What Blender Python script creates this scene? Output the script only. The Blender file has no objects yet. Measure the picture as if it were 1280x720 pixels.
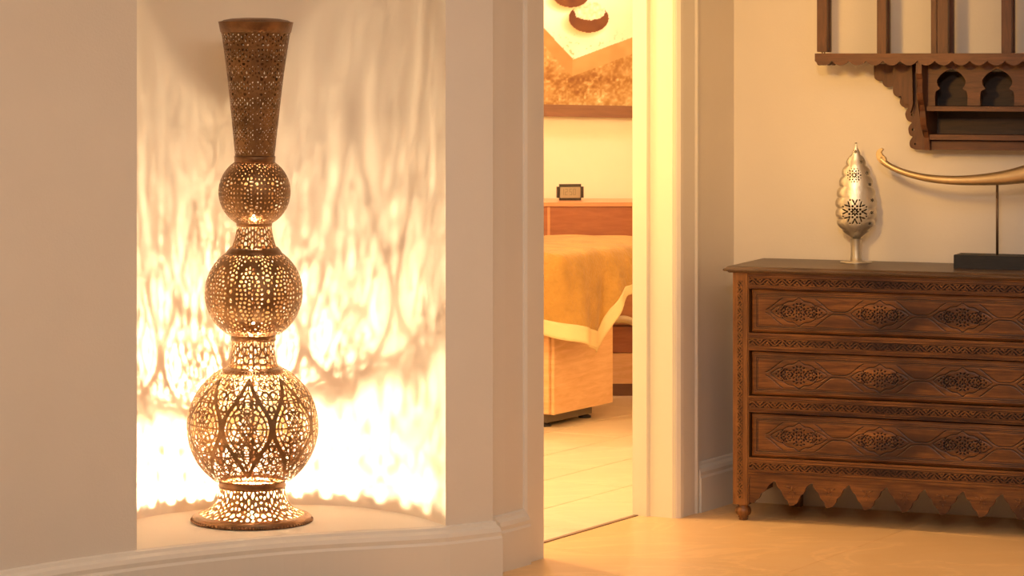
import bpy, bmesh, math, random
import numpy as np
from mathutils import Vector, Matrix
random.seed(7); PI = math.pi
SC = bpy.context.scene; COL = SC.collection

# ------------------------------------------------------------ camera, world, light, exposure
EYE = 1.55; F = 3500.0
cam = bpy.data.cameras.new('camera'); camo = bpy.data.objects.new('camera', cam); COL.objects.link(camo)
camo.location = (0, 0, EYE); camo.rotation_euler = (PI/2, 0, 0)
cam.sensor_width = 36; cam.lens = 36*F/1280; cam.shift_y = -280/1280; cam.clip_end = 60
SC.camera = camo
w = bpy.data.worlds.new('world'); SC.world = w; w.use_nodes = True
w.node_tree.nodes['Background'].inputs[0].default_value = (1, .8, .6, 1)
w.node_tree.nodes['Background'].inputs[1].default_value = 0.02
SC.view_settings.view_transform = 'Standard'; SC.view_settings.look = 'None'
SC.view_settings.gamma = 1; SC.view_settings.exposure = 0.0; SC.view_settings.use_curve_mapping = False
SC.cycles.use_denoising = True
SC.cycles.max_bounces = 8; SC.cycles.diffuse_bounces = 5; SC.cycles.glossy_bounces = 4

def light(name, kind, loc, energy, color, size=.1, size_y=None, target=None, spot=None, blend=.5):
    l = bpy.data.lights.new(name, kind); l.energy = energy; l.color = color
    if kind == 'AREA':
        l.size = size
        if size_y: l.shape = 'RECTANGLE'; l.size_y = size_y
    else: l.shadow_soft_size = size
    if kind == 'SPOT': l.spot_size = spot; l.spot_blend = blend
    o = bpy.data.objects.new(name, l); COL.objects.link(o); o.location = loc
    if target is not None:
        o.rotation_euler = (Vector(target)-Vector(loc)).to_track_quat('-Z', 'Y').to_euler()
    return o
# hall: one ceiling spot near the middle of the hall plus an added soft fill and golden spot
light('hall_key_light', 'SPOT', (.15, 2.6, 2.6), 170, (1, .95, .88), .10, target=(1.5, 9.4, 1.2), spot=.75, blend=1)
light('added_hall_fill', 'AREA', (.6, 4.8, 2.86), 80, (1, .95, .87), 3.0, 3.0, target=(.6, 4.8, 0))  # added fill under the ceiling, lifts the whole hall
light('added_wall_spot', 'SPOT', (.40, 7.3, 1.92), 150, (1, .54, .12), .10, target=(.95, 9.8, 1.52), spot=.80, blend=1)  # added golden spot without a fitting, brightens the back wall
# treatment room: warm ceiling lamps
light('room_lamp_door', 'POINT', (-.70, 9.80, 2.45), 112, (1, .69, .37), .07)
light('room_lamp_back', 'POINT', (-.35, 12.95, 2.50), 60, (1, .68, .52), .12)
BULB_MAIN, BULB_MID, BULB_TOP = 28000.0, 3600.0, 1800.0

# ------------------------------------------------------------ plan helpers
P0 = Vector((.093, 8.79)); T = Vector((.513, .858)).normalized(); N = Vector((T.y, -T.x))   # door wall
def dw(u, o): p = P0 + T*u + N*o; return (p.x, p.y)
EX = Vector((1, -.40)).normalized(); EY = Vector((-EX.y, EX.x))                                # back wall
WALL0 = Vector((.861, 9.925))
def bw(b, o): p = WALL0 + EX*b - EY*o; return (p.x, p.y)
def b_at(px, o):            # distance along the back wall of a sight line, o in front of the wall
    k = (px-640)/F; q = WALL0 - EY*o
    return (k*q.y - q.x)/(EX.x - k*EX.y)
def z_at(py, d): return EYE - (py-80)*d/F

# ------------------------------------------------------------ materials
def nodes_mat(name):
    m = bpy.data.materials.new(name); m.use_nodes = True
    nt = m.node_tree; b = nt.nodes['Principled BSDF']
    return m, nt, b
def N_(nt, t, **kw):
    n = nt.nodes.new(t)
    for k, v in kw.items():
        if k.startswith('i_'):
            n.inputs[k[2:].replace('_', ' ')].default_value = v
        else: setattr(n, k, v)
    return n
def plain(name, col, rough=.6, metal=0, bump=0, bscale=60, var=.06, vscale=4, emit=None, estr=0, stretch=(1,1,1), sheen=0):
    m, nt, b = nodes_mat(name)
    tc = N_(nt, 'ShaderNodeTexCoord'); mp = N_(nt, 'ShaderNodeMapping'); mp.inputs['Scale'].default_value = stretch
    nt.links.new(tc.outputs['Object'], mp.inputs[0])
    n1 = N_(nt, 'ShaderNodeTexNoise', i_Scale=vscale, i_Detail=5); nt.links.new(mp.outputs[0], n1.inputs[0])
    r = N_(nt, 'ShaderNodeValToRGB'); nt.links.new(n1.outputs[0], r.inputs[0])
    r.color_ramp.elements[0].position = .3; r.color_ramp.elements[1].position = .7
    r.color_ramp.elements[0].color = (*[c*(1-var) for c in col], 1); r.color_ramp.elements[1].color = (*[min(1, c*(1+var)) for c in col], 1)
    nt.links.new(r.outputs[0], b.inputs['Base Color'])
    b.inputs['Roughness'].default_value = rough; b.inputs['Metallic'].default_value = metal
    if sheen: b.inputs['Sheen Weight'].default_value = sheen
    if bump:
        n2 = N_(nt, 'ShaderNodeTexNoise', i_Scale=bscale, i_Detail=3); nt.links.new(mp.outputs[0], n2.inputs[0])
        bp = N_(nt, 'ShaderNodeBump', i_Strength=bump, i_Distance=.01); nt.links.new(n2.outputs[0], bp.inputs['Height'])
        nt.links.new(bp.outputs[0], b.inputs['Normal'])
    if emit: b.inputs['Emission Color'].default_value = (*emit, 1); b.inputs['Emission Strength'].default_value = estr
    return m
def wood(name, c0, c1, grain=(2, 40, 40), rough=.45, scale=3.0, blotch=None, bl_amt=.6):
    m, nt, b = nodes_mat(name)
    tc = N_(nt, 'ShaderNodeTexCoord'); mp = N_(nt, 'ShaderNodeMapping'); mp.inputs['Scale'].default_value = grain
    nt.links.new(tc.outputs['Object'], mp.inputs[0])
    n1 = N_(nt, 'ShaderNodeTexNoise', i_Scale=scale, i_Detail=8, i_Roughness=.65, i_Distortion=.6); nt.links.new(mp.outputs[0], n1.inputs[0])
    r = N_(nt, 'ShaderNodeValToRGB'); nt.links.new(n1.outputs[0], r.inputs[0])
    r.color_ramp.elements[0].position = .32; r.color_ramp.elements[1].position = .68
    r.color_ramp.elements[0].color = (*c0, 1); r.color_ramp.elements[1].color = (*c1, 1)
    out = r.outputs[0]
    if blotch:
        n3 = N_(nt, 'ShaderNodeTexNoise', i_Scale=3.2, i_Detail=4); 
        mp2 = N_(nt, 'ShaderNodeMapping'); mp2.inputs['Scale'].default_value = (1, 2.2, 2.2)
        nt.links.new(tc.outputs['Object'], mp2.inputs[0]); nt.links.new(mp2.outputs[0], n3.inputs[0])
        r3 = N_(nt, 'ShaderNodeValToRGB'); r3.color_ramp.elements[0].position = .46; r3.color_ramp.elements[1].position = .66
        r3.color_ramp.elements[1].color = (bl_amt,)*3+(1,); r3.color_ramp.elements[0].color = (0, 0, 0, 1)
        nt.links.new(n3.outputs[0], r3.inputs[0])
        mx = N_(nt, 'ShaderNodeMix', data_type='RGBA'); nt.links.new(r3.outputs[0], mx.inputs['Factor'])
        nt.links.new(out, mx.inputs[6]); mx.inputs[7].default_value = (*blotch, 1); out = mx.outputs[2]
    nt.links.new(out, b.inputs['Base Color']); b.inputs['Roughness'].default_value = rough
    bp = N_(nt, 'ShaderNodeBump', i_Strength=.25, i_Distance=.002); nt.links.new(n1.outputs[0], bp.inputs['Height']); nt.links.new(bp.outputs[0], b.inputs['Normal'])
    return m
def marble(name, c0, c1, rough, scale=1.6, vein=.12, bump=.05):
    m, nt, b = nodes_mat(name)
    tc = N_(nt, 'ShaderNodeNewGeometry'); mp = N_(nt, 'ShaderNodeMapping'); mp.inputs['Scale'].default_value = (1, 2.2, 1); mp.inputs['Rotation'].default_value = (0, 0, .5)
    nt.links.new(tc.outputs['Position'], mp.inputs[0])
    n1 = N_(nt, 'ShaderNodeTexNoise', i_Scale=scale, i_Detail=9, i_Roughness=.6, i_Distortion=1.4); nt.links.new(mp.outputs[0], n1.inputs[0])
    r = N_(nt, 'ShaderNodeValToRGB'); nt.links.new(n1.outputs[0], r.inputs[0])
    e = r.color_ramp.elements; e[0].position = .3; e[1].position = .72; e[0].color = (*c0, 1); e[1].color = (*c1, 1)
    x = e.new(.5); x.color = (*[(a+b_)/2 for a, b_ in zip(c0, c1)], 1); x = e.new(.525); x.color = (*[a*(1+vein) for a in c1], 1); x = e.new(.55); x.color = (*[(a+b_)/2 for a, b_ in zip(c0, c1)], 1)
    nt.links.new(r.outputs[0], b.inputs['Base Color'])
    n2 = N_(nt, 'ShaderNodeTexNoise', i_Scale=7, i_Detail=5); nt.links.new(mp.outputs[0], n2.inputs[0])
    mr = N_(nt, 'ShaderNodeMapRange'); mr.inputs[3].default_value = rough*.8; mr.inputs[4].default_value = rough*1.25
    nt.links.new(n2.outputs[0], mr.inputs[0]); nt.links.new(mr.outputs[0], b.inputs['Roughness'])
    bp = N_(nt, 'ShaderNodeBump', i_Strength=bump, i_Distance=.004); nt.links.new(n2.outputs[0], bp.inputs['Height']); nt.links.new(bp.outputs[0], b.inputs['Normal'])
    return m
M = {}
M['paint'] = plain('hall_paint', (.74, .66, .57), .75, bump=.05, bscale=140, var=.02)
M['niche'] = plain('niche_paint', (.78, .70, .60), .8, bump=.03, bscale=140, var=.02)
M['trim'] = plain('trim_paint', (.78, .71, .62), .5, var=.02)
M['room_paint'] = plain('room_paint', (.82, .75, .57), .8, var=.02)
M['jamb'] = plain('jamb_paint', (.84, .78, .60), .45, var=.01)
M['ceil'] = plain('ceiling_paint', (.8, .76, .7), .9, var=.01)
M['slab'] = marble('hall_stone', (.76, .46, .19), (.86, .55, .26), .30, 1.1, .05)
M['tile'] = marble('room_tile', (.68, .53, .34), (.76, .61, .41), .42, .9, .02, 0)
M['grout'] = plain('grout', (.30, .22, .15), .9)
M['strip'] = plain('threshold_metal', (.30, .20, .12), .5, .6)
M['brass'] = plain('aged_brass', (.20, .105, .045), .40, .8, bump=.25, bscale=220, var=.35, vscale=14)
M['brass_solid'] = plain('aged_brass_band', (.20, .10, .045), .35, .8, bump=.15, bscale=160, var=.45, vscale=18)
M['silver'] = plain('tarnished_silver', (.66, .60, .50), .38, .85, bump=.12, bscale=60, var=.15, vscale=12)
M['shade_in'] = plain('hollow_inside_shade', (.05, .035, .02), .9)  # dark colour stands in for shade inside the hollow leaf
M['gold_bone'] = plain('brushed_gold_metal', (.62, .46, .26), .44, .85, bump=.08, bscale=80, var=.15, vscale=10)
M['black_wood'] = plain('black_lacquered_wood', (.016, .012, .010), .6, var=.3, vscale=30, stretch=(1, 8, 8))
M['rod'] = plain('dark_bronze_rod', (.16, .10, .06), .4, .7)
M['w_front'] = wood('chest_wood', (.075, .023, .006), (.27, .105, .026), (2.2, 30, 30), .34, 3, (.036, .010, .005), .9)
M['w_vert'] = wood('chest_wood_upright', (.11, .038, .009), (.28, .115, .030), (30, 30, 2.2), .36)
M['w_recess_shade'] = wood('recess_shade_wood', (.012, .006, .003), (.03, .013, .007), (2.2, 30, 30), .6)  # shade of the carved recesses put into the wood colour
M['w_top'] = wood('chest_top_wood', (.038, .019, .010), (.13, .068, .036), (1.6, 26, 26), .36)
M['w_shelf'] = wood('shelf_wood', (.075, .024, .008), (.145, .050, .017), (3, 26, 26), .5, 3)
M['w_shelf_v'] = wood('shelf_wood_upright', (.070, .022, .008), (.135, .046, .016), (26, 26, 3), .5, 3)
M['w_shelf_shade'] = wood('shelf_wood_shaded', (.025, .010, .005), (.06, .024, .010), (3, 26, 26), .6, 3)  # darker copy of the shelf wood, cavity shade put into its colour
M['w_cab'] = wood('pale_cabinet_wood', (.72, .40, .17), (.86, .54, .27), (3, 3, 22), .45, 2.2)
M['w_desk'] = wood('cherry_desk_wood', (.30, .09, .03), (.40, .135, .048), (3, 22, 22), .4, 2.2)
M['w_desk_top'] = wood('cherry_desk_top', (.56, .24, .10), (.66, .30, .13), (3, 22, 22), .3, 2.2)
M['w_frame'] = wood('picture_frame_wood', (.17, .07, .028), (.23, .10, .04), (3, 22, 22), .5, 2)
M['plinth'] = plain('grey_plinth', (.16, .12, .08), .6)
M['foot'] = plain('black_rubber', (.04, .03, .025), .6)
M['plush'] = plain('golden_plush', (.46, .25, .055), .95, bump=.8, bscale=70, var=.16, vscale=9, sheen=.12)
M['hem'] = plain('cream_hem', (.78, .60, .30), .8, bump=.2, bscale=90, var=.06)
M['table_pad'] = plain('table_upholstery', (.62, .48, .28), .6)
M['clock_body'] = plain('clock_plastic', (.05, .035, .025), .4)
M['clock_face'] = plain('clock_screen', (.36, .30, .20), .3)
M['clock_digit'] = plain('clock_digits', (.22, .18, .12), .5)
M['steel'] = plain('steel', (.55, .5, .45), .3, 1)
M['bulb_main'] = plain('bulb_glow', (1, .9, .7), .5, emit=(1, .74, .44), estr=BULB_MAIN)
M['bulb_mid'] = plain('bulb_glow_mid', (1, .9, .7), .5, emit=(1, .74, .44), estr=BULB_MID)
M['bulb_top'] = plain('bulb_glow_top', (1, .9, .7), .5, emit=(1, .74, .44), estr=BULB_TOP)

# ------------------------------------------------------------ object helpers
def tag(o, label=None, cat=None, group=None, kind=None):
    for k, v in (('label', label), ('category', cat), ('group', group), ('kind', kind)):
        if v: o[k] = v
    return o
def empty(name, loc, rz=0, rot=None):
    o = bpy.data.objects.new(name, None); COL.objects.link(o); o.location = loc
    o.rotation_euler = rot if rot else (0, 0, rz); o.empty_display_size = .1
    return o
def link(name, me, mat, parent=None, smooth=False):
    if mat is not None:
        me.materials.clear(); me.materials.append(M[mat] if isinstance(mat, str) else mat)
    if smooth: me.polygons.foreach_set('use_smooth', [True]*len(me.polygons))
    o = bpy.data.objects.new(name, me); COL.objects.link(o)
    if parent: o.parent = parent
    return o
def bm_obj(name, bm, mat, parent=None, smooth=False, bevel=0, seg=2):
    bmesh.ops.recalc_face_normals(bm, faces=bm.faces)
    if bevel:
        es = [e for e in bm.edges if len(e.link_faces) == 2 and e.calc_face_angle(0) > .6]
        bmesh.ops.bevel(bm, geom=es, offset=bevel, segments=seg, affect='EDGES', clamp_overlap=True)
    me = bpy.data.meshes.new(name); bm.to_mesh(me); bm.free()
    return link(name, me, mat, parent, smooth)
def box(bm, x0, x1, y0, y1, z0, z1):
    vs = [bm.verts.new((x, y, z)) for x in (x0, x1) for y in (y0, y1) for z in (z0, z1)]
    for f in ((0,1,3,2),(4,6,7,5),(0,4,5,1),(2,3,7,6),(0,2,6,4),(1,5,7,3)): bm.faces.new([vs[i] for i in f])
def boxo(name, dims, mat, parent=None, bevel=0, seg=2):
    bm = bmesh.new(); box(bm, *dims); return bm_obj(name, bm, mat, parent, bevel=bevel, seg=seg)
def prism(bm, pts, z0, z1):          # plan polygon extruded upwards
    a = [bm.verts.new((x, y, z0)) for x, y in pts]; b = [bm.verts.new((x, y, z1)) for x, y in pts]
    n = len(pts)
    bm.faces.new(a[::-1]); bm.faces.new(b)
    for i in range(n): bm.faces.new((a[i], a[(i+1)%n], b[(i+1)%n], b[i]))
def slabxz(bm, pts, y0, y1, holes=()):  # outline in the x-z plane given thickness in y
    def ring(p, y): return [bm.verts.new((a, y, c)) for a, c in p]
    loops = [pts]+list(holes)
    fr = [ring(p, y0) for p in loops]; bk = [ring(p, y1) for p in loops]
    for A, B in zip(fr, bk):
        n = len(A)
        for i in range(n): bm.faces.new((A[i], A[(i+1)%n], B[(i+1)%n], B[i]))
    for grp in (fr, bk):
        es = []
        for A in grp:
            for i in range(len(A)):
                e = bm.edges.get((A[i], A[(i+1)%len(A)])); es.append(e)
        bmesh.ops.triangle_fill(bm, use_beauty=True, use_dissolve=False, edges=es)
def lathe(bm, prof, n=48, cx=0, cy=0):
    rings = []
    for r, z in prof:
        rings.append([bm.verts.new((cx+r*math.cos(2*PI*i/n), cy+r*math.sin(2*PI*i/n), z)) for i in range(n)] if r > 1e-6 else [bm.verts.new((cx, cy, z))])
    for a, b in zip(rings, rings[1:]):
        for i in range(n):
            j = (i+1) % n
            if len(a) == 1 and len(b) == 1: continue
            if len(a) == 1: bm.faces.new((a[0], b[j], b[i]))
            elif len(b) == 1: bm.faces.new((a[i], a[j], b[0]))
            else: bm.faces.new((a[i], a[j], b[j], b[i]))
def tube(bm, pts, rads, n=12, cap=True):
    pts = [Vector(p) for p in pts]; rings = []
    for i, p in enumerate(pts):
        d = (pts[min(i+1, len(pts)-1)]-pts[max(i-1, 0)]).normalized()
        up = Vector((0, 0, 1)) if abs(d.z) < .9 else Vector((0, 1, 0))
        s = d.cross(up).normalized(); u = s.cross(d)
        rings.append([bm.verts.new(p+(s*math.cos(2*PI*k/n)+u*math.sin(2*PI*k/n))*rads[i]) for k in range(n)])
    for a, b in zip(rings, rings[1:]):
        for k in range(n): bm.faces.new((a[k], a[(k+1)%n], b[(k+1)%n], b[k]))
    if cap: bm.faces.new(rings[0][::-1]); bm.faces.new(rings[-1])
def crom(pts, k):
    P = [Vector(p) for p in pts]; P = [P[0]*2-P[1]]+P+[P[-1]*2-P[-2]]; out = []
    for i in range(1, len(P)-2):
        for j in range(k):
            t = j/k; a, b, c, d = P[i-1:i+3]
            out.append(.5*((2*b)+(c-a)*t+(2*a-5*b+4*c-d)*t*t+(3*b-a-3*c+d)*t**3))
    out.append(P[-2]); return out
def sweep(pts, prof, side=1):   # moulding: plan path, profile (out, z); out is measured to the right of travel (side=1)
    bm = bmesh.new(); P = [Vector(p) for p in pts]; rows = []
    for i, p in enumerate(P):
        d1 = (P[i]-P[i-1]).normalized() if i else (P[1]-P[0]).normalized()
        d2 = (P[i+1]-P[i]).normalized() if i < len(P)-1 else d1
        n1 = Vector((d1.y, -d1.x)); n2 = Vector((d2.y, -d2.x)); m = (n1+n2).normalized(); m = m/max(.35, m.dot(n1))
        rows.append([bm.verts.new((p.x+m.x*o*side, p.y+m.y*o*side, z)) for o, z in prof])
    for a, b in zip(rows, rows[1:]):
        for k in range(len(prof)-1): bm.faces.new((a[k], b[k], b[k+1], a[k+1]))
    bm.faces.new(rows[0]); bm.faces.new(rows[-1][::-1])
    return bm
def grid_mesh(name, V, H, W, wrap=False):   # V: (H*W,3) row-major vertices, fast quads
    i, j = np.meshgrid(np.arange(H-1), np.arange(W if wrap else W-1), indexing='ij')
    a = i*W+j; b = i*W+(j+1) % W; q = np.stack([a, b, b+W, a+W], -1).reshape(-1, 4)
    return poly_mesh(name, V, [q])
def poly_mesh(name, V, polys):
    me = bpy.data.meshes.new(name); polys = [p for p in polys if len(p)]
    me.vertices.add(len(V)); me.vertices.foreach_set('co', np.ascontiguousarray(V, dtype=np.float32).ravel())
    loops = np.concatenate([p.ravel() for p in polys]); tot = np.concatenate([np.full(len(p), p.shape[1]) for p in polys])
    st = np.concatenate([[0], np.cumsum(tot)[:-1]])
    me.loops.add(len(loops)); me.loops.foreach_set('vertex_index', loops.astype(np.int32))
    me.polygons.add(len(tot)); me.polygons.foreach_set('loop_start', st.astype(np.int32)); me.polygons.foreach_set('loop_total', tot.astype(np.int32))
    me.update(calc_edges=True); me.validate(); return me
def pierced_mesh(name, Fv, fn, wrap=True):
    """solid where Fv>0 on a (H,W) grid; fn(row, col) arrays of float grid coordinates -> (n,3) positions"""
    H, W = Fv.shape; F0 = np.where(np.abs(Fv) < 1e-5, 1e-5, Fv)
    Wc = W if wrap else W-1
    i, j = np.meshgrid(np.arange(H-1), np.arange(Wc), indexing='ij'); i = i.ravel(); j = j.ravel(); j1 = (j+1) % W
    f = [F0[i, j], F0[i, j1], F0[i+1, j1], F0[i+1, j]]
    nV = H*W
    # vertex ids: corners, then horizontal edges (i,j)-(i,j+1), then vertical edges (i,j)-(i+1,j)
    ids = [i*W+j, i*W+j1, (i+1)*W+j1, (i+1)*W+j, nV+i*W+j, 2*nV+i*W+j1, nV+(i+1)*W+j, 2*nV+i*W+j]
    IDS = np.stack(ids, -1); case = sum((f[k] > 0).astype(int) << k for k in range(4))
    T_ = {1: [[0,4,7]], 2: [[1,5,4]], 4: [[2,6,5]], 8: [[3,7,6]], 3: [[0,1,5,7]], 6: [[1,2,6,4]], 12: [[2,3,7,5]], 9: [[3,0,4,6]],
          5: [[0,4,5,2,6,7]], 10: [[1,5,6,3,7,4]], 7: [[0,1,2,6,7]], 11: [[0,1,5,6,3]], 13: [[0,4,5,2,3]], 14: [[1,2,3,7,4]], 15: [[0,1,2,3]]}
    polys = []
    for c, ls in T_.items():
        sel = np.nonzero(case == c)[0]
        for l in ls: polys.append(IDS[sel][:, l])
    used = np.unique(np.concatenate([p.ravel() for p in polys]))
    remap = np.full(3*nV, -1); remap[used] = np.arange(len(used))
    kind = used//nV; ii = (used % nV)//W; jj = (used % nV) % W
    r = ii.astype(float); c = jj.astype(float)
    h = kind == 1; a = F0[ii[h], jj[h]]; b = F0[ii[h], (jj[h]+1) % W]; c[h] += a/(a-b)
    v = kind == 2; a = F0[ii[v], jj[v]]; b = F0[np.minimum(ii[v]+1, H-1), jj[v]]; r[v] += a/(a-b)
    return poly_mesh(name, fn(r, c), [remap[p] for p in polys])

# ------------------------------------------------------------ ornament fields
def seg_d(X, Y, pts):
    d = np.full(X.shape, 1e9)
    for (x0, y0), (x1, y1) in zip(pts, pts[1:]):
        dx, dy = x1-x0, y1-y0; L = dx*dx+dy*dy+1e-12
        t = np.clip(((X-x0)*dx+(Y-y0)*dy)/L, 0, 1); d = np.minimum(d, np.hypot(X-x0-t*dx, Y-y0-t*dy))
    return d
def make_seeds(w, h, ros, gap, rnd, mirror_v=True, vs=1.0):
    """points mirrored about the cell's middle, periodic in u; vs stretches the spacing in v"""
    S = []
    def close(x, y, g):
        for a, b in S:
            dx = abs(a-x); dx = min(dx, w-dx)
            if dx*dx+((b-y)/vs)**2 < g*g: return True
        return False
    def add(x, y, g):
        y = min(max(y, 0), h); c = {(round(x % w, 2), round(y, 2)), (round((w-x) % w, 2), round(y, 2))}
        if mirror_v: c |= {(a, round(h-b, 2)) for a, b in c}
        c = list(c)
        for k in range(len(c)):
            for l in range(k):
                dx = abs(c[k][0]-c[l][0]); dx = min(dx, w-dx)
                if dx*dx+((c[k][1]-c[l][1])/vs)**2 < g*g: return False
        if any(close(a, b, g) for a, b in c): return False
        S.extend(c); return True
    for (cx, cy, rings) in ros:
        add(cx, cy, gap*.6)
        for (rr, n, ph) in rings:
            for k in range(n):
                t = 2*PI*(k+ph)/n+PI/2; add(cx+rr*math.cos(t), cy+rr*math.sin(t)*vs, gap*.62)
    for y in np.arange(0, h+.1, 1.2):
        for x in (0, w/2):
            if rnd.random() < .35: add(x, y, gap)
    for _ in range(2600): add(rnd.random()*w/2, rnd.random()*(h/2 if mirror_v else h), gap)
    return S
def voro(X, Y, S, w, vs=1.0):
    P = np.array([(a+k*w, b) for a, b in S for k in (-1, 0, 1)])
    P = P[(P[:, 0] > -14) & (P[:, 0] < w+14)]
    d1 = np.full(X.shape, 1e9); d2 = d1.copy()
    for a, b in P:
        d = np.hypot(X-a, (Y-b)/vs); n1 = np.minimum(d1, d); d2 = np.where(d < d1, d1, np.minimum(d2, d)); d1 = n1
    return d1, d2

# ------------------------------------------------------------ SETTING
# curved hall wall with the niche (plan points, left to right)
WPTS = [(-2.45, -1.5), (-2.45, 2.5), (-2.36, 4.6), (-2.12, 6.1), (-1.80, 7.05), (-1.395, 7.63), (-1.0656, 7.952), (-.6795, 8.20), (-.288, 8.335), (-.1985, 8.371)]
wall_curve = [tuple(p) for p in crom(WPTS, 8)]
iL = 6*8; iR = 9*8
E = (-.058, 8.468); W1 = (-.060, 8.545); W2 = (-.022, 8.600); W3 = dw(-.115, 0)
full = wall_curve+[E, W1, W2, W3]
NZ0, NZ1, CH = .17, 2.45, 2.9
bm = bmesh.new()
def strip(bm, pts, z0, z1):
    r = [(bm.verts.new((x, y, z0)), bm.verts.new((x, y, z1))) for x, y in pts]
    for a, b in zip(r, r[1:]): bm.faces.new((a[0], b[0], b[1], a[1]))
strip(bm, full[:iL+1], 0, CH); strip(bm, full[iL:iR+1], 0, NZ0); strip(bm, full[iL:iR+1], NZ1, CH)
strip(bm, wall_curve[iR:]+[E], 0, CH)
bmesh.ops.remove_doubles(bm, verts=bm.verts, dist=1e-5)
tag(bm_obj('wall_left', bm, 'paint', smooth=True), kind='structure')
bm = bmesh.new(); strip(bm, [E, W1], 0, CH); strip(bm, [W1, W2, W3, dw(0, 0)], 0, CH)
tag(bm_obj('wall_beside_door', bm, 'paint'), kind='structure')
# niche apse
A = Vector(wall_curve[iL]); B = Vector(wall_curve[iR]); Mc = (A+B)/2; tt = (B-A).normalized(); nn = Vector((-tt.y, tt.x)); hw = (B-A).length/2; ND = .60
ap = []
for k in range(49):
    th = PI-PI*k/48; c, s = math.cos(th), math.sin(th); q = 2/2.5
    ap.append(tuple(Mc+tt*hw*math.copysign(abs(c)**q, c)+nn*ND*abs(s)**q))
ap[0] = tuple(A); ap[-1] = tuple(B)
bm = bmesh.new(); strip(bm, ap, NZ0, NZ1)
fc = Mc+nn*.22
for zz in (NZ0, NZ1):
    lp = [bm.verts.new((x, y, zz)) for x, y in full[iL:iR+1]+ap[::-1][1:-1]]; c0 = bm.verts.new((fc.x, fc.y, zz))
    for i in range(len(lp)): bm.faces.new((lp[i], lp[(i+1) % len(lp)], c0))
o = bm_obj('wall_niche', bm, 'niche', smooth=False); tag(o, kind='structure')
for p in o.data.polygons:
    if abs(p.normal.z) < .5: p.use_smooth = True
# baseboards
BB = [(0, 0), (.030, 0), (.030, .118), (.026, .126), (.027, .138), (.022, .150), (.012, .158), (.009, .166), (0, .1695)]
tag(bm_obj('baseboard_left', sweep(full[16:iR]+[full[iR], E, W1, W2, W3], BB), 'trim'), kind='structure')
for k, u in ((0, .3), (1, .62)): pass
def ext(p, q, s): p = Vector(p); q = Vector(q); return tuple(p+(q-p)*s)
CU = .155
# corner of door wall and back wall
k1 = (WALL0-P0); det = T.x*(-EX.y)-T.y*(-EX.x); uC = (k1.x*(-EX.y)-k1.y*(-EX.x))/det; CORNER = dw(uC, 0)
UJ = .888                      # far jamb
tag(bm_obj('baseboard_door_wall', sweep([dw(UJ+CU, 0), CORNER], BB), 'trim'), kind='structure')
bEnd = 2.9
bC = (Vector(CORNER)-WALL0).dot(EX)
tag(bm_obj('baseboard_back', sweep([CORNER, bw(bEnd, 0)], BB), 'trim'), kind='structure')
bm = bmesh.new(); strip(bm, [dw(UJ, 0), CORNER], 0, CH); tag(bm_obj('wall_door', bm, 'paint'), kind='structure')
bm = bmesh.new(); strip(bm, [CORNER, bw(bEnd, 0)], 0, CH); tag(bm_obj('wall_back', bm, 'paint'), kind='structure')
RB = bw(bEnd, 0)
bm = bmesh.new(); strip(bm, [RB, (RB[0]+.1, -1.5)], 0, CH); tag(bm_obj('wall_right', bm, 'paint'), kind='structure')
bm = bmesh.new(); strip(bm, [(RB[0]+.1, -1.5), (-2.45, -1.5)], 0, CH); tag(bm_obj('wall_front', bm, 'paint'), kind='structure')
# door opening: soffit, heads
HZ = 2.15; WT = .14
bm = bmesh.new(); prism(bm, [dw(0, 0), dw(UJ, 0), dw(UJ, -WT), dw(0, -WT)], HZ, CH); tag(bm_obj('wall_over_door', bm, 'paint'), kind='structure')
# jambs and casings (plan profile extruded)
d1 = empty('door_1', (*dw(0, 0), 0)); tag(d1, kind='structure')
def dpart(name, prof, z0, z1, mat):
    bm = bmesh.new(); o0 = Vector(dw(0, 0)); prism(bm, [tuple(Vector(dw(u, o))-o0) for u, o in prof], z0, z1)
    return bm_obj(name, bm, mat, d1)
far = [(UJ+.05, -WT-.01), (UJ-.012, -WT-.01), (UJ-.012, -WT+.045), (UJ-.006, -WT+.050), (UJ, -WT+.052), (UJ, -.002), (UJ+.004, .008), (UJ+.05, .008)]
dpart('jamb', far, 0, HZ, 'jamb')
near = [(-u+UJ, o) for u, o in far]; near = [(a, b) for a, b in near]
dpart('jamb', [(-.05, -WT-.01), (-.0, -WT-.01), (-.0, -.0), (-.05, -.0)], 0, HZ, 'jamb')
cs = [(UJ+.004, 0), (UJ+.006, .012), (UJ+.016, .022), (UJ+.034, .024), (UJ+.042, .018), (UJ+CU-.03, .020), (UJ+CU-.02, .026), (UJ+CU-.004, .024), (UJ+CU, .012), (UJ+CU, 0)]
dpart('casing', cs, 0, HZ+.12, 'trim')
dpart('casing', [(-.115, 0), (-.115, .005), (-.104, .010), (-.004, .010), (0, .004), (0, 0)], 0, HZ+.12, 'trim')
dpart('threshold_strip', [(-.0, -WT-.004), (UJ-.005, -WT-.004), (UJ-.005, -WT+.012), (-.0, -WT+.012)], -.002, .003, 'strip')
dpart('casing_head', [(.0, .001), (UJ+.004, .001), (UJ+.004, .014), (.0, .014)], HZ, HZ+.12, 'trim')
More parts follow.
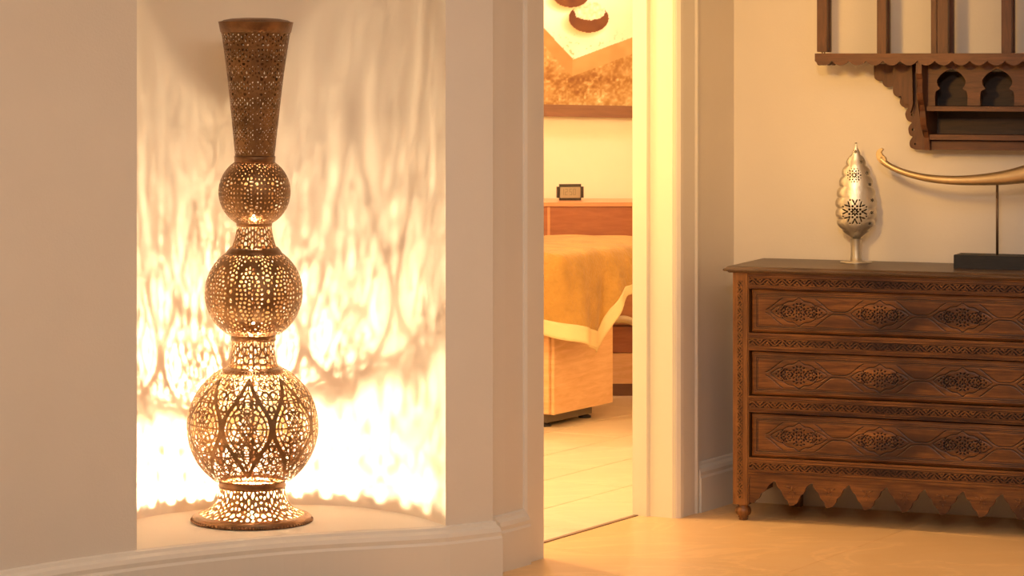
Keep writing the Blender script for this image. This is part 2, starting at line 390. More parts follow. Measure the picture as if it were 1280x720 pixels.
# treatment room shell
RQ = [dw(-.15, -WT), (-1.6, 9.05), (-1.6, 13.45), (1.6, 13.45), dw((1.6-dw(0, -WT)[0])/T.x, -WT)]
for nm, a, b in (('wall_room_near', RQ[0], RQ[1]), ('wall_room_left', RQ[1], RQ[2]), ('wall_room_far', RQ[2], RQ[3]), ('wall_room_right', RQ[3], RQ[4])):
    bm = bmesh.new(); strip(bm, [a, b], 0, CH); tag(bm_obj(nm, bm, 'room_paint'), kind='structure')
bm = bmesh.new(); strip(bm, [dw(UJ, -WT), RQ[4]], 0, CH); strip(bm, [RQ[0], dw(0, -WT)], 0, CH); strip(bm, [dw(0, -WT-.002), dw(UJ, -WT-.002)], HZ, CH)
tag(bm_obj('wall_room_door_side', bm, 'room_paint'), kind='structure')
bm = bmesh.new(); box(bm, -2.7, 4.4, -1.7, 13.7, CH, CH+.05); tag(bm_obj('ceiling', bm, 'ceil'), kind='structure')
# floor: mortar bed with every slab and tile its own piece
bm = bmesh.new(); box(bm, -2.7, 4.4, -1.7, 13.7, -.05, -.0035)
floor = tag(bm_obj('floor', bm, 'grout'), kind='structure')
def tile_mesh(name, L, Wd, mat, gap, th=.012):
    bm = bmesh.new(); box(bm, -L/2+gap, L/2-gap, -Wd/2+gap, Wd/2-gap, -th, 0)
    es = [e for e in bm.edges if all(v.co.z > -.001 for v in e.verts)]
    bmesh.ops.bevel(bm, geom=es, offset=.0008, segments=1, affect='EDGES')
    me = bpy.data.meshes.new(name); bmesh.ops.recalc_face_normals(bm, faces=bm.faces); bm.to_mesh(me); bm.free(); me.materials.append(M[mat]); return me
ang = math.atan2(T.y, T.x)
def lay(name, me, u, o):
    t = bpy.data.objects.new(name, me); COL.objects.link(t); x, y = dw(u, o); t.location = (x, y, 0); t.rotation_euler = (0, 0, ang); t.parent = floor
sm = tile_mesh('floor_slab', .9, .9, 'slab', .0006)
for a in range(-11, 5):
    for b in range(0, 9):
        u = a*.9+.62; o = -WT+.012+.45+b*.9; x, y = dw(u, o)
        if -2.9 < x < 4.6 and -1.9 < y < 10.6 and (x > -1.2 or y < 8.6): lay('floor_slab', sm, u, o)
tm = tile_mesh('floor_tile', .60, .335, 'tile', .0022)
for b in range(14):
    for a in range(-6, 9):
        u = a*.6+(.3 if b % 2 else 0)+.22; o = -WT-.004-.1675-b*.335; x, y = dw(u, o)
        if -.9 < x < 1.7 and 8.9 < y < 13.6 and b < 14: lay('floor_tile', tm, u, o)

# ------------------------------------------------------------ LANTERN (pierced brass floor lamp)
S = 1/414.0
LX, LY = -.785, 8.452
lamp = empty('floor_lamp', (LX, LY, NZ0), rot=(0, math.radians(.45), 0))
tag(lamp, 'tall pierced brass floor lamp of stacked globes glowing in the wall niche', 'lamp')
rnd = random.Random(3)
def pierce(name, prof, ncell, cell, res, mat='brass', solid=0, smooth=True):
    """prof: list of (r, y) in lamp pixels from bottom to top; cell(U,V,w,L) -> field, U across one cell, V along the profile"""
    P = np.array([p.to_tuple() for p in crom([(r, y, 0) for r, y in prof], 6)])[:, :2]
    L = np.concatenate([[0], np.cumsum(np.hypot(*np.diff(P, axis=0).T))]); tot = L[-1]
    rmax = P[:, 0].max(); w = 2*PI*rmax/ncell
    nc = max(8, int(round(w/res))); H = int(round(tot/res))+1; v = np.linspace(0, tot, H)
    U, V = np.meshgrid(np.arange(nc)/nc*w, v)
    Fc = cell(U, V, w, tot)
    edge = np.minimum(V, tot-V); Fc = np.maximum(Fc, 1.3-edge)
    Fv = np.tile(Fc, (1, ncell)); W = nc*ncell
    def fn(r, c):
        s = r/(H-1)*tot; R = np.interp(s, L, P[:, 0])*S; Y = np.interp(s, L, P[:, 1]); a = c/W*2*PI - PI/2 - PI/ncell
        return np.stack([R*np.cos(a), R*np.sin(a), (651.5-Y)*S], -1)
    o = link(name, pierced_mesh(name, Fv, fn), mat, lamp, smooth)
    if solid:
        m = o.modifiers.new('thickness', 'SOLIDIFY'); m.thickness = solid; m.offset = -1
    return o
def circ(yc, R, y0, y1, n=14):
    out = []
    for k in range(n+1):
        a0 = math.asin(max(-1, min(1, (yc-y0)/R))); a1 = math.asin(max(-1, min(1, (yc-y1)/R))); a = a0+(a1-a0)*k/n
        out.append((R*math.cos(a), yc-R*math.sin(a)))
    return out
# large globe: eight ogee lozenges of scrolling tracery
def big_cell(U, V, w, L):
    cx = w/2; cy = L/2
    ros = [(cx, cy-15, [(6.5, 6, 0), (12.5, 11, .5)]), (cx, cy+15, [(6.5, 6, 0), (12.5, 11, .5)]), (0, cy-46, [(6.5, 6, 0), (13, 12, 0)]), (0, cy+46, [(6.5, 6, 0), (13, 12, 0)]),
           (cx, cy-48, [(6, 5, 0)]), (0, cy-24, [(5.5, 5, .5)]), (0, cy-78, [(6.5, 6, 0)]), (cx, 12, [(6.5, 6, .5)])]
    S_ = make_seeds(w, L, ros, 6.0, rnd); d1, d2 = voro(U, V, S_, w)
    F_ = 1.55-(d2-d1)
    ux = np.abs(U-cx); vy = np.abs(V-cy)
    loz = []
    for k in range(25):
        t = k/24; x = (w/2-.5)*(1-t)**.92*(1+.10*math.sin(2*PI*t)); loz.append((x, t*66))
    dl = seg_d(ux, vy, loz); F_ = np.maximum(F_, 2.9-dl)
    lin = [(max(0, x-6.5), y*.90) for x, y in loz]; scal = seg_d(ux, vy, lin); F_ = np.maximum(F_, 1.0-scal)
    # arabesque loops
    for (ax, ay, r) in ((7.5, 12, 7.5), (0, 27, 7), (9, 30, 5), (0, 0, 5)):
        F_ = np.maximum(F_, .95-np.abs(np.hypot(ux-ax, vy-ay)-r))
    ux0 = np.minimum(U, w-U)
    for (ax, ay, r) in ((6.5, 42, 6), (6, 58, 7), (0, 24, 4.5), (14, 70, 6)):
        F_ = np.maximum(F_, .95-np.abs(np.hypot(ux0-ax, vy-ay)-r))
    # leaf buds
    for (ax, ay, rx, ry) in ((7.5, 14, 2.6, 3.6), (5, 56, 2.2, 3.2)):
        q = ux if ay == 14 else ux0
        F_ = np.maximum(F_, 1.6*(1-np.hypot((q-ax)/rx, (vy-ay)/ry)))
    return F_
pierce('large_globe', circ(533, 82, 599.5, 460), 8, big_cell, .66, solid=.0005)
def neck_cell(gap, t, vs=1.3, seedp=()):
    def f(U, V, w, L):
        S_ = make_seeds(w, L, list(seedp) or [(w/2, L/2, [(gap*1.05, 6, 0)])], gap, rnd, False, vs); d1, d2 = voro(U, V, S_, w, vs)
        F_ = t-(d2-d1)
        return np.maximum(F_, .8-np.abs(np.minimum(U, w-U)-(w*.25)*(1+.6*np.sin(2*PI*V/L*1.0))))
    return f
pierce('base_skirt', [(66, 642), (58, 638.5), (50, 633), (45, 626.5), (42, 618), (41, 608)], 9, neck_cell(6.4, 3.9, 1.1), .7, solid=.0010)
pierce('lower_neck', [(32, 459), (29, 452), (27.3, 443), (26.8, 433), (26.6, 424)], 6, neck_cell(6.0, 1.7, 1.3), .62, solid=.0008)
# middle globe: eight almond medallions of small holes
def mid_cell(U, V, w, L):
    cy = L/2; S_ = make_seeds(w, L, [(w/2, cy, [(5, 6, 0), (9.5, 10, 0)]), (w/2, cy-20, [(4.5, 5, 0)])], 5.0, rnd); d1, d2 = voro(U, V, S_, w)
    e = np.hypot((U-w/2)/(w*.33), (V-cy)/38); med = np.clip((1.12-e)*5, 0, 1)
    e2 = np.minimum(U, w-U); low = np.clip((9-e2)/4, 0, 1)*np.clip((np.abs(V-cy)-14)/5, 0, 1)
    topb = np.clip((13-np.minimum(V, L-V))/4, 0, 1)
    m = np.maximum(np.maximum(med, low*.85), topb*.9)
    F_ = (4.15-1.8*m)-(d2-d1)
    F_ = np.maximum(F_, .7-np.abs(e-1.16)*10)
    return F_
pierce('middle_globe', circ(366, 61, 418, 314), 8, mid_cell, .56)
pierce('upper_neck', [(31, 314), (27.5, 308), (24.5, 299), (22.5, 290), (21.3, 281)], 6, neck_cell(4.8, 1.75, 1.5), .5, solid=.0007)
def small_cell(U, V, w, L):
    cy = L/2; S_ = make_seeds(w, L, [(w/2, cy, [(4.2, 6, 0), (8, 10, 0)])], 4.3, rnd); d1, d2 = voro(U, V, S_, w)
    e = np.hypot((U-w/2)/(w*.36), (V-cy)/24); med = np.clip((1.1-e)*5, 0, 1)
    ed = np.clip((12-np.minimum(V, L-V))/4, 0, 1)
    return (3.6-1.2*np.maximum(med, ed))-(d2-d1)
pierce('small_globe', circ(240, 45, 280, 203), 8, small_cell, .5)
def cone_cell(U, V, w, L):
    rnd2 = random.Random(11); S_ = make_seeds(w, L, [(w/2, 20*k+8, [(5, 6, 0), (9, 9, .5)]) for k in range(8)], 4.7, rnd2, False, 1.15); d1, d2 = voro(U, V, S_, w, 1.15)
    band = .5+.5*np.cos(2*PI*V/31)
    zig = np.abs(((V/17.0+np.abs(U-w/2)/w*1.6) % 1)-.5)
    return (3.1-.35*band-.6*(zig < .2))-(d2-d1)
pierce('cone_shade', [(24.5, 196), (28.2, 160), (34.6, 100), (41.2, 52), (43.8, 39)], 10, cone_cell, .58)
# solid bands and collars
def band(name, prof, mat='brass_solid', n=72):
    bm = bmesh.new(); lathe(bm, [(r*S, (651.5-y)*S) for r, y in prof], n); return bm_obj(name, bm, mat, lamp, smooth=True)
band('base_rim', [(0, 651.4), (70, 651.4), (74.5, 651), (75, 649), (74, 647.5), (74.5, 645), (72.5, 643.5), (66, 641.2), (65, 641.8), (70, 645), (70, 649), (0, 650.5)])
bm = bmesh.new()
for k in range(96):
    a = 2*PI*k/96; r = 75*S; c = Vector((r*math.cos(a), r*math.sin(a), 2.6*S)); bmesh.ops.create_icosphere(bm, subdivisions=1, radius=1.9*S, matrix=Matrix.Translation(c))
tag(bm_obj('rope_edge', bm, 'brass_solid', lamp, smooth=True), kind='stuff')
band('lower_collar', [(40.5, 608.5), (42, 607.5), (42, 605), (41, 603), (42, 599), (39.5, 603)])
band('globe_collar', [(38.5, 465.5), (38, 463.5), (36, 461), (32.5, 458), (31, 459), (34, 462.5), (37, 465.5)])
band('neck_ring', [(26, 426), (28, 425.5), (28, 416), (26.5, 414.5), (26, 420)])
band('globe_collar', [(35.5, 318), (34.5, 315), (32, 311.5), (30, 309), (29.5, 310), (32, 314), (34.5, 318)])
band('neck_ring', [(21, 283), (22.2, 282.5), (22.4, 277), (21.3, 275.5), (20.8, 279)])
band('cone_collar', [(24, 205), (25.3, 204.5), (25.8, 196), (24.8, 194.5), (24, 200)])
band('top_rim', [(43.2, 41), (44.2, 40.5), (46.6, 28.6), (46.8, 27.6), (45.9, 27.4), (43, 40)])
band('lid', [(45.8, 28.6), (40, 25.4), (30, 23.6), (15, 22.6), (0, 22.4)])
# rivets and blue-grey bolts on the globes (light catching studs)
for nm, yc, R in (('stud', 540, 82), ('stud', 366, 61), ('stud', 240, 45)): pass
# bulbs with sockets
def bulb(z_px, r, mat):
    bm = bmesh.new(); z = (651.5-z_px)*S
    bmesh.ops.create_icosphere(bm, subdivisions=3, radius=r, matrix=Matrix.Translation((0, 0, z)) @ Matrix.Diagonal((1, 1, 1.25, 1)))
    b_ = bm_obj('bulb', bm, mat, lamp, smooth=True)
    bm = bmesh.new(); zb_ = max(.0012, z-r*2.6); lathe(bm, [(0, zb_), (.007, zb_), (.007, z-r*1.15), (.006, z-r*1.0), (0, z-r*1.0)], 16); s_ = bm_obj('socket', bm, 'brass_solid', lamp)
    return z
bulb(645.0, .012, 'bulb_main'); bulb(408, .009, 'bulb_mid'); bulb(273, .008, 'bulb_top')
bm = bmesh.new(); tube(bm, [(0, 0, .004), (0, 0, (651.5-50)*S)], [.0035]*2, 8)
# centre rod is split around the bulbs
bm.free(); bm = bmesh.new()
for a, b in ((600, 424), (395, 286), (262, 60)): tube(bm, [(.0, 0, (651.5-a)*S), (.0, 0, (651.5-b)*S)], [.003]*2, 8)
bm_obj('centre_rod', bm, 'brass_solid', lamp)

# ------------------------------------------------------------ CARVED CHEST
DO = Vector((.752, 9.515)); az = math.atan2(EX.y, EX.x)
chest = empty('chest_of_drawers', (DO.x, DO.y, 0), az)
tag(chest, 'dark carved wooden chest of three drawers with a toothed apron and bun feet', 'chest of drawers')
CW, CD, CT = 1.313, .40, .842
def heightfield(name, L, Hh, res, fn, mat, x0, z0, y0, parent, base=.006):
    nx = int(L/res)+1; nz = int(Hh/res)+1
    X, Z = np.meshgrid(np.linspace(0, L, nx), np.linspace(0, Hh, nz)); D = fn(X, Z)
    V = np.stack([X+x0, y0-D, Z+z0], -1)
    # skirt so the carved board has real edges
    V = np.pad(V, ((1, 1), (1, 1), (0, 0)), mode='edge'); 
    V[0, :, 1] = V[-1, :, 1] = y0+base; V[:, 0, 1] = V[:, -1, 1] = y0+base
    H2, W2 = V.shape[:2]
    return link(name, grid_mesh(name, V.reshape(-1, 3), H2, W2), mat, parent)
def vine(X, Z, L, Hh, P=.052, amp=.30, depth=.0045):
    """running vine: wave stem with forked leaves, ground cut back"""
    zc = Hh/2; A_ = Hh*amp; ph = (X/P*2*PI)
    stem = np.abs(Z-zc-A_*np.sin(ph))/np.sqrt(1+(A_*2*PI/P*np.cos(ph))**2)-.0019
    f = stem
    u = (X % (P/2))-P/4; s = np.where(((X//(P/2)) % 2) == 0, 1, -1); y = (Z-zc)*s
    for (cx, cy, rx, ry, t) in ((0, -.0015, .0060, .0030, .9), (-.0065, -.007, .0055, .0024, -.5), (.0068, -.0065, .0055, .0024, 2.3), (.001, -.0105, .0034, .002, 0), (-.011, -.0115, .0035, .0018, .3), (.0105, -.0118, .0032, .0018, -.4)):
        c, q = math.cos(t), math.sin(t); a = (u-cx)*c+(y-cy)*q; b = -(u-cx)*q+(y-cy)*c
        f = np.minimum(f, (np.hypot(a/rx, b/ry)-1)*min(rx, ry))
    mar = np.minimum(np.minimum(Z, Hh-Z), np.minimum(X, L-X))
    f = np.minimum(f, mar-.0022)
    return -f
def frame_lines(d, at, wid=.0013, dep=.0028): return -dep*np.exp(-((d-at)/wid)**2)
# carcass parts
bx = .022
boxo('side_panel', (.004, .024, .02, CD, .06, CT), 'w_vert', chest)
boxo('side_panel', (CW-.024, CW-.004, .02, CD, .06, CT), 'w_vert', chest)
boxo('back_panel', (.024, CW-.024, CD-.015, CD, .15, CT), 'w_vert', chest)
for xx in (.012, CW-.034): boxo('corner_block', (xx, xx+.022, CD-.06, CD-.03, .112, .157), 'w_vert', chest)
boxo('inner_floor', (.024, CW-.024, .03, CD-.015, .156, .170), 'w_front', chest)
top = bmesh.new()
prof = [(.0, CT), (.012, CT), (.016, CT+.004), (.026, CT+.006), (.029, CT+.010), (.027, CT+.014), (.021, CT+.016), (.017, CT+.021), (.012, CT+.0225)]
def rect_rows(bm, prof):
    rows = []
    for o, z in prof: rows.append([bm.verts.new(v) for v in ((-o, -o, z), (CW+o, -o, z), (CW+o, CD, z), (-o, CD, z))])
    for a, b in zip(rows, rows[1:]):
        for k in range(4): bm.faces.new((a[k], a[(k+1) % 4], b[(k+1) % 4], b[k]))
    bm.faces.new(rows[0][::-1]); bm.faces.new(rows[-1])
rect_rows(top, prof); bm_obj('chest_top', top, 'w_top', chest)
ST = .055
for s in (0, 1):
    x0 = 0 if s == 0 else CW-ST
    bm = bmesh.new()
    box(bm, x0, x0+.0155, -.004, .028, .055, CT); box(bm, x0+ST-.0195, x0+ST-.004, -.004, .028, .055, CT); box(bm, x0+ST-.004, x0+ST, 0, .028, .055, CT)
    box(bm, x0+.0155, x0+ST-.0195, .0125, .028, .055, CT); box(bm, x0+.0155, x0+ST-.0195, -.004, .011, .815, CT); box(bm, x0+.0155, x0+ST-.0195, -.004, .011, .055, .075)
    st = bm_obj('corner_stile', bm, 'w_vert', chest)
    boxo('recess_shade_board', (x0+.016, x0+ST-.020, .008, .012, .0755, .8145), 'w_recess_shade', st)  # dark board stands in for the shade behind the fretwork
    # carved strip set in the stile, vine running upwards
    Ls, Hs = .74, .020; res = .0010
    nz = int(Ls/res)+1; nx = int(Hs/res)+1
    Zg, Xg = np.meshgrid(np.linspace(0, Ls, nz), np.linspace(0, Hs, nx), indexing='ij'); Fq = vine(Zg, Xg, Ls, Hs, .044)
    co = link('carved_strip', pierced_mesh('carved_strip', Fq, lambda r, c: np.stack([c*res+x0+.0155, 0*c-.0040, r*res+.075], -1), wrap=False), 'w_vert', st)
    m_ = co.modifiers.new('thickness', 'SOLIDIFY'); m_.thickness = .003; m_.offset = 0
    bm = bmesh.new(); cxx = x0+ST/2
    lathe(bm, [(0, 0), (.014, 0), (.016, .003), (.014, .007), (.018, .010), (.016, .013), (.024, .019), (.0275, .028), (.0275, .034), (.024, .043), (.017, .048), (.020, .051), (.020, .056), (0, .056)], 32, cxx, .026)
    bm_obj('bun_foot', bm, 'w_vert', chest, smooth=True)
    boxo('back_leg', ((.097, .135, ) if s == 0 else (CW-.135, CW-.097)) + ( CD-.05, CD-.005, 0, .16), 'w_vert', chest)
IX0, IX1 = ST, CW-ST
rails = [(.842, .789, .8270, .8000), (.639, .579, .6215, .5945), (.426, .370, .4110, .3840), (.217, .156, .2020, .1750)]
cr_me = None
for zt, zb, ct, cb in rails:
    bm = bmesh.new()
    box(bm, IX0, IX1, .0135, .03, zb, zt); box(bm, IX0, IX1, .001, .012, ct, zt); box(bm, IX0, IX1, .001, .012, zb, cb)
    box(bm, IX0, IX1, -.004, .001, ct+.001, ct+.006); box(bm, IX0, IX1, -.004, .001, cb-.006, cb-.001)
    box(bm, IX0, IX1, -.002, .001, ct+.0085, zt); box(bm, IX0, IX1, -.002, .001, zb+.0035, cb-.0085)
    rl = bm_obj('drawer_rail', bm, 'w_front', chest)
    boxo('recess_shade_board', (IX0+.001, IX1-.001, .009, .0133, cb+.0005, ct-.0005), 'w_recess_shade', rl)
    if cr_me is None:
        rs_ = .00105; gx, gz = np.meshgrid(np.arange(int((IX1-IX0)/rs_)+1)*rs_, np.arange(int(.0268/rs_)+1)*rs_)
        c_ = link('carved_strip', pierced_mesh('carved_strip', vine(gx, gz, gx.max(), gz.max()), lambda r, c: np.stack([c*rs_, 0*c-.002, r*rs_], -1), wrap=False), 'w_front', rl); cr_me = c_.data
    else: c_ = link('carved_strip', cr_me, None, rl)
    c_.location = (IX0, 0, cb); m_ = c_.modifiers.new('thickness', 'SOLIDIFY'); m_.thickness = .003; m_.offset = 0
DW, DH = IX1-IX0-.014, .146
mr = random.Random(5)
medS = make_seeds(1e3, .052/.001, [(500, 26, [(5, 6, 0), (10.5, 12, 0)]), (518, 26, [(4, 6, 0)]), (482, 26, [(4, 6, 0)])], 4.2, mr) if False else None
def med_seeds():
    S_ = []
    def add(x, y, g=4.0):
        c = {(round(sx*x, 2), round(sy*y, 2)) for sx in (1, -1) for sy in (1, -1)}
        c = list(c)
        for k in range(len(c)):
            for l in range(k):
                if math.dist(c[k], c[l]) < g: return
        if any(math.dist(a, b) < g for a in c for b in S_): return
        S_.extend(c)
    for (cx, cy, R, n) in ((0, 0, 0, 1), (0, 0, 5.5, 6), (0, 0, 11, 12), (17, 0, 0, 1), (17, 0, 5, 6), (26, 0, 0, 1)):
        for k in range(n): add(cx+R*math.cos(2*PI*k/n), cy+R*math.sin(2*PI*k/n), 3.2)
    for _ in range(1500): add(mr.random()*32, mr.random()*16, 4.0)
    return S_
MS = med_seeds()
MEDX = [.229-IX0-.007+.279*k for k in range(4)]
def drawer_fn(X, Z):
    zc = DH/2; d = np.minimum(np.minimum(X, DW-X), np.minimum(Z, DH-Z))
    h = np.clip(d/.010, 0, 1)*.006                     # bevelled border rising to the field
    h = h + frame_lines(d, .0125) + frame_lines(d, .019)+frame_lines(d, .0235)
    fld = d > .0235
    u = X-(MEDX[0]+.1395*3); k = np.clip(np.round((X-MEDX[0])/.279), 0, 3); u = X-(MEDX[0]+.279*k); au = np.abs(u); v = np.abs(Z-zc)
    # inner pointed cartouche, scalloped
    def cart(au, hw_, hh): return hh*np.clip(1-(au/hw_), 0, 1)**.72*(1+.06*np.cos(au/hw_*5*PI))
    c1 = cart(au, .099, .045); dd = np.where(au < .099, np.abs(v-c1)/np.sqrt(1+.35), np.hypot(au-.099, v))
    h = h-.0034*np.exp(-(dd/.0014)**2)*fld
    # outer undulating line joining neighbours
    f2 = np.where(au < .1395, .004+.048*(np.clip(.5+.5*np.cos(PI*np.clip((au-.035)/.088, 0, 1)), 0, 1))**.9, .004)
    endl = (X < MEDX[0]-.118) | (X > MEDX[3]+.118)
    s2 = np.sqrt(1+(.048*PI/.088/2*np.sin(PI*np.clip((au-.035)/.088, 0, 1)))**2)
    h = h-.0034*np.exp(-((v-f2)/s2/.0014)**2)*(fld & ~endl)*(v < .047)
    # arabesque: pierced ground cut between leaves
    e = np.hypot(au/.088, v/.036); ins = e < 1
    xs, ys = au*1000/2.6, v*1000/2.6; g = np.zeros(X.shape)
    for (cx, cy, R, n, rl, rw, tl, ph) in ((0, 0, 3.6, 6, 1.9, .85, .35, .5), (0, 0, 8.0, 11, 2.1, .95, .9, 0), (0, 0, 12.4, 16, 1.9, .9, -.7, .5), (16.5, 0, 3.4, 6, 1.6, .8, .5, 0), (16.5, 0, 7.2, 10, 2.0, .85, 1.1, .5), (26.5, 0, 3.4, 5, 1.7, .8, .4, 0), (21, 5.5, 2.6, 5, 1.2, .7, .6, 0)):
        for k in range(n):
            t = 2*PI*(k+ph)/n; x0 = cx+R*math.cos(t); y0 = cy+R*math.sin(t)*.86; c, q = math.cos(t+tl), math.sin(t+tl)
            if cx == 0 and R > 8.5 and abs(x0) > 9.5: continue
            a = (xs-x0)*c+(ys-y0)*q; b = -(xs-x0)*q+(ys-y0)*c+.10*a*a*(1 if k % 2 else -1)
            g = np.maximum(g, np.clip((1-np.hypot(a/rl, b/rw))*2.2, 0, 1))
    g = g*ins
    h = h-.0085*g*np.clip((1-e)*8, 0, 1)+.0012*np.clip((1-e)*5, 0, 1)
    return h
dme = None
for z0 in (.641, .429, .2185+.0005):
    zz = z0
    dr = boxo('drawer', (IX0+.007, IX1-.007, .026, .33, zz, zz+DH), 'w_front', chest)
    if dme is None:
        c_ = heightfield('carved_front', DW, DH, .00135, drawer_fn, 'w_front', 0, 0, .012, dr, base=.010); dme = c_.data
        dme.materials.append(M['w_recess_shade']); co_ = np.zeros(len(dme.vertices)*3, np.float32); dme.vertices.foreach_get('co', co_); co_ = co_.reshape(-1, 3)
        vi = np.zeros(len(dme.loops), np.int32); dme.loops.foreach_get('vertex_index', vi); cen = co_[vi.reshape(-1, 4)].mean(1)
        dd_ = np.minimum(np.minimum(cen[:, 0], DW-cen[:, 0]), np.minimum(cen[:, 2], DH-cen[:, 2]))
        cut = (cen[:, 1] > .012-.006+.0017) & (dd_ > .0105); dme.polygons.foreach_set('material_index', cut.astype(np.int32)); dme.update()  # deeply cut faces get the dark wood as painted recess shade
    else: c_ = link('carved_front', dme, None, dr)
    c_.location = (IX0+.007, 0, zz)
# dark gap behind drawer edges comes from the recess itself; apron with hanging teeth
def tooth_edge():
    pts = [(ST, .060)]; tips = [.205+.129*k for k in range(8)]
    def flank(xa, za, xb, zb):
        out = []; n = 18
        for k in range(1, n+1):
            t = k/n; x = xa+(xb-xa)*t; z = za+(zb-za)*t
            a = abs(math.sin(t*PI*2.5))*.0062
            out.append((x+(a if zb > za else a)*(1 if xb > xa else -1)*(-.5 if za > zb else .5), z-(a*.55)))
        return out
    vz, tz = .140, .062
    x = ST+.016; pts = [(ST, .062), (x, .062)]
    pts += flank(x, .066, tips[0]-.0645-.006, vz); pts.append((tips[0]-.0645+.006, vz))
    for i, t in enumerate(tips):
        pts += flank(t-.0585, vz, t-.006, tz); pts.append((t+.006, tz)); 
        nx_ = t+.0585 if i < 7 else t+.0645
        pts += flank(t+.006, tz, nx_, vz)
        if i < 7: pts.append((t+.0705, vz))
    pts += flank(tips[-1]+.0705, vz, CW-ST-.016, .066); pts += [(CW-ST, .062), (CW-ST, .158), (ST, .158)]
    out = []
    for p in pts:
        if not out or math.dist(p, out[-1]) > .0008: out.append(p)
    return out
ap_pts = tooth_edge()
bm = bmesh.new(); slabxz(bm, ap_pts, .006, .020); apron = bm_obj('toothed_apron', bm, 'w_front', chest)
# raised rosettes carved on each tooth
for k in range(8):
    bm = bmesh.new(); cx = .205+.129*k
    for (dx, dz, rx, rz, t) in ((0, .118, .005, .010, 0), (-.014, .122, .010, .0035, -.4), (.014, .122, .010, .0035, .4), (-.009, .105, .0075, .003, .9), (.009, .105, .0075, .003, -.9), (0, .090, .003, .007, 0)):
        mt = Matrix.Translation((cx+dx, .0065, dz)) @ Matrix.Rotation(-t, 4, 'Y') @ Matrix.Diagonal((rx, .0022, rz, 1))
        bmesh.ops.create_icosphere(bm, subdivisions=1, radius=1, matrix=mt)
    bm_obj('leaf_carving', bm, 'w_front', apron, smooth=True)

# ------------------------------------------------------------ LEAF LAMP on the chest
CTOP = CT+.0225
def chest_pt(a, d): p = DO+EX*a+EY*d; return (p.x, p.y)
def a_at(px, d):
    k = (px-640)/F; q = DO+EY*d; return (k*q.y-q.x)/(EX.x-k*EX.y)
dl = .30; al = a_at(1070, dl); lx, ly = chest_pt(al, dl); SL = ly/F*1.02
leaf = empty('leaf_lamp', (lx, ly, CTOP), az+.30)
tag(leaf, 'silver pierced leaf-shaped table lamp on a slim stem and round foot', 'lamp')
zb = lambda y: (325-y)*SL
wpts = [(178, .3), (183, 2.6), (190, 5.5), (198, 9), (207, 14), (218, 18), (230, 21), (241, 23.5), (252, 25), (263, 25), (272, 24), (279, 22), (285, 18), (290, 12.5), (295, 7.6)]
wq = crom([(a, b, 0) for a, b in wpts], 6); ys = np.array([p.x for p in wq][::-1]); ws = np.array([max(.2, p.y) for p in wq][::-1])
nz, nt_ = 190, 260
zi = np.linspace(295, 178, nz)
def leaf_pos(r, c):
    y = np.interp(r, np.arange(nz), zi); th = c/nt_*2*PI
    wd = np.interp(-y, -ys, ws)
    co, si = np.cos(th), np.sin(th); side = np.abs(co)**5
    b = np.sqrt(np.abs(np.sin(PI*(y-179)/13.2))+.02)*np.clip((y-183)/12, 0, 1)*np.clip((293-y)/6, 0, 1)
    R = wd*(.93+0*y)+side*(b*3.6-1.6)
    dep = wd*.58
    dep = dep*(1-.25*side*(1-b))
    X = R*co*SL; Y = dep*si*SL
    return np.stack([X, Y, (325-y)*SL], -1)
C_, R_ = np.meshgrid(np.arange(nt_), np.arange(nz)); Pq = leaf_pos(R_.ravel().astype(float), C_.ravel().astype(float)).reshape(nz, nt_, 3)
XX = Pq[..., 0]/SL; YY = 325-Pq[..., 2]/SL
Fh = np.full((nz, nt_), 9.0)
def holes(F_, cx, cy, els, mask):
    for (r, n, ph, rr, rt, tw) in els:
        for k in range(n):
            t = 2*PI*(k+ph)/n; x = cx+r*math.cos(t); y = cy+r*math.sin(t); t2 = t+tw
            a = (XX-x)*math.cos(t2)+(YY-y)*math.sin(t2); b = -(XX-x)*math.sin(t2)+(YY-y)*math.cos(t2)
            d = (np.hypot(a/rr, b/rt)-1)*min(rr, rt)
            F_ = np.minimum(F_, np.where(mask, d, 9))
    return F_
front = Pq[..., 1] < 0
big = [(0, 1, 0, 1, 1, 0), (3.6, 8, 0, 2.0, 1.1, 0), (7.2, 8, .5, 1.5, 1.4, 0), (9.3, 8, 0, 1.3, 1.3, 0), (12.8, 8, .19, 3.0, .85, .32), (12.8, 8, -.19, 3.0, .85, -.32), (15.4, 8, .5, 1, 1, 0)]
sml = [(2.6, 8, 0, 1.5, .7, 0), (5.4, 8, .5, 1.1, .95, 0), (7.6, 8, 0, 1.3, .7, 0), (8.6, 8, .5, .6, .6, 0)]
Fh = holes(Fh, -2, 262, big, front); Fh = holes(Fh, -2.5, 217.5, sml, front)
for (cx, cy, s_) in ((-.5, 189, .30), (6.5, 201, .33), (13, 215, .34), (16.5, 229, .3), (19.5, 248, .3), (19, 263, .3), (16.5, 277, .3)):
    Fh = holes(Fh, cx, cy, [(a*s_*1.2, 6, c, max(.55, d*s_), max(.5, e*s_), f) for a, b, c, d, e, f in sml[:2]], front)
pm = pierced_mesh('leaf_body', np.roll(Fh, 0, 1), leaf_pos); lb = link('leaf_body', pm, 'silver', leaf, True)
md = lb.modifiers.new('thickness', 'SOLIDIFY'); md.thickness = .0007; md.offset = -1; pm.materials.append(M['shade_in']); md.material_offset = 1
bm = bmesh.new(); lathe(bm, [(7.6*SL, zb(295.5)), (6.8*SL, zb(299)), (6.2*SL, zb(306)), (6.6*SL, zb(318)), (7.2*SL, zb(324)), (0, zb(324))], 32); bm_obj('stem', bm, 'silver', leaf, True)
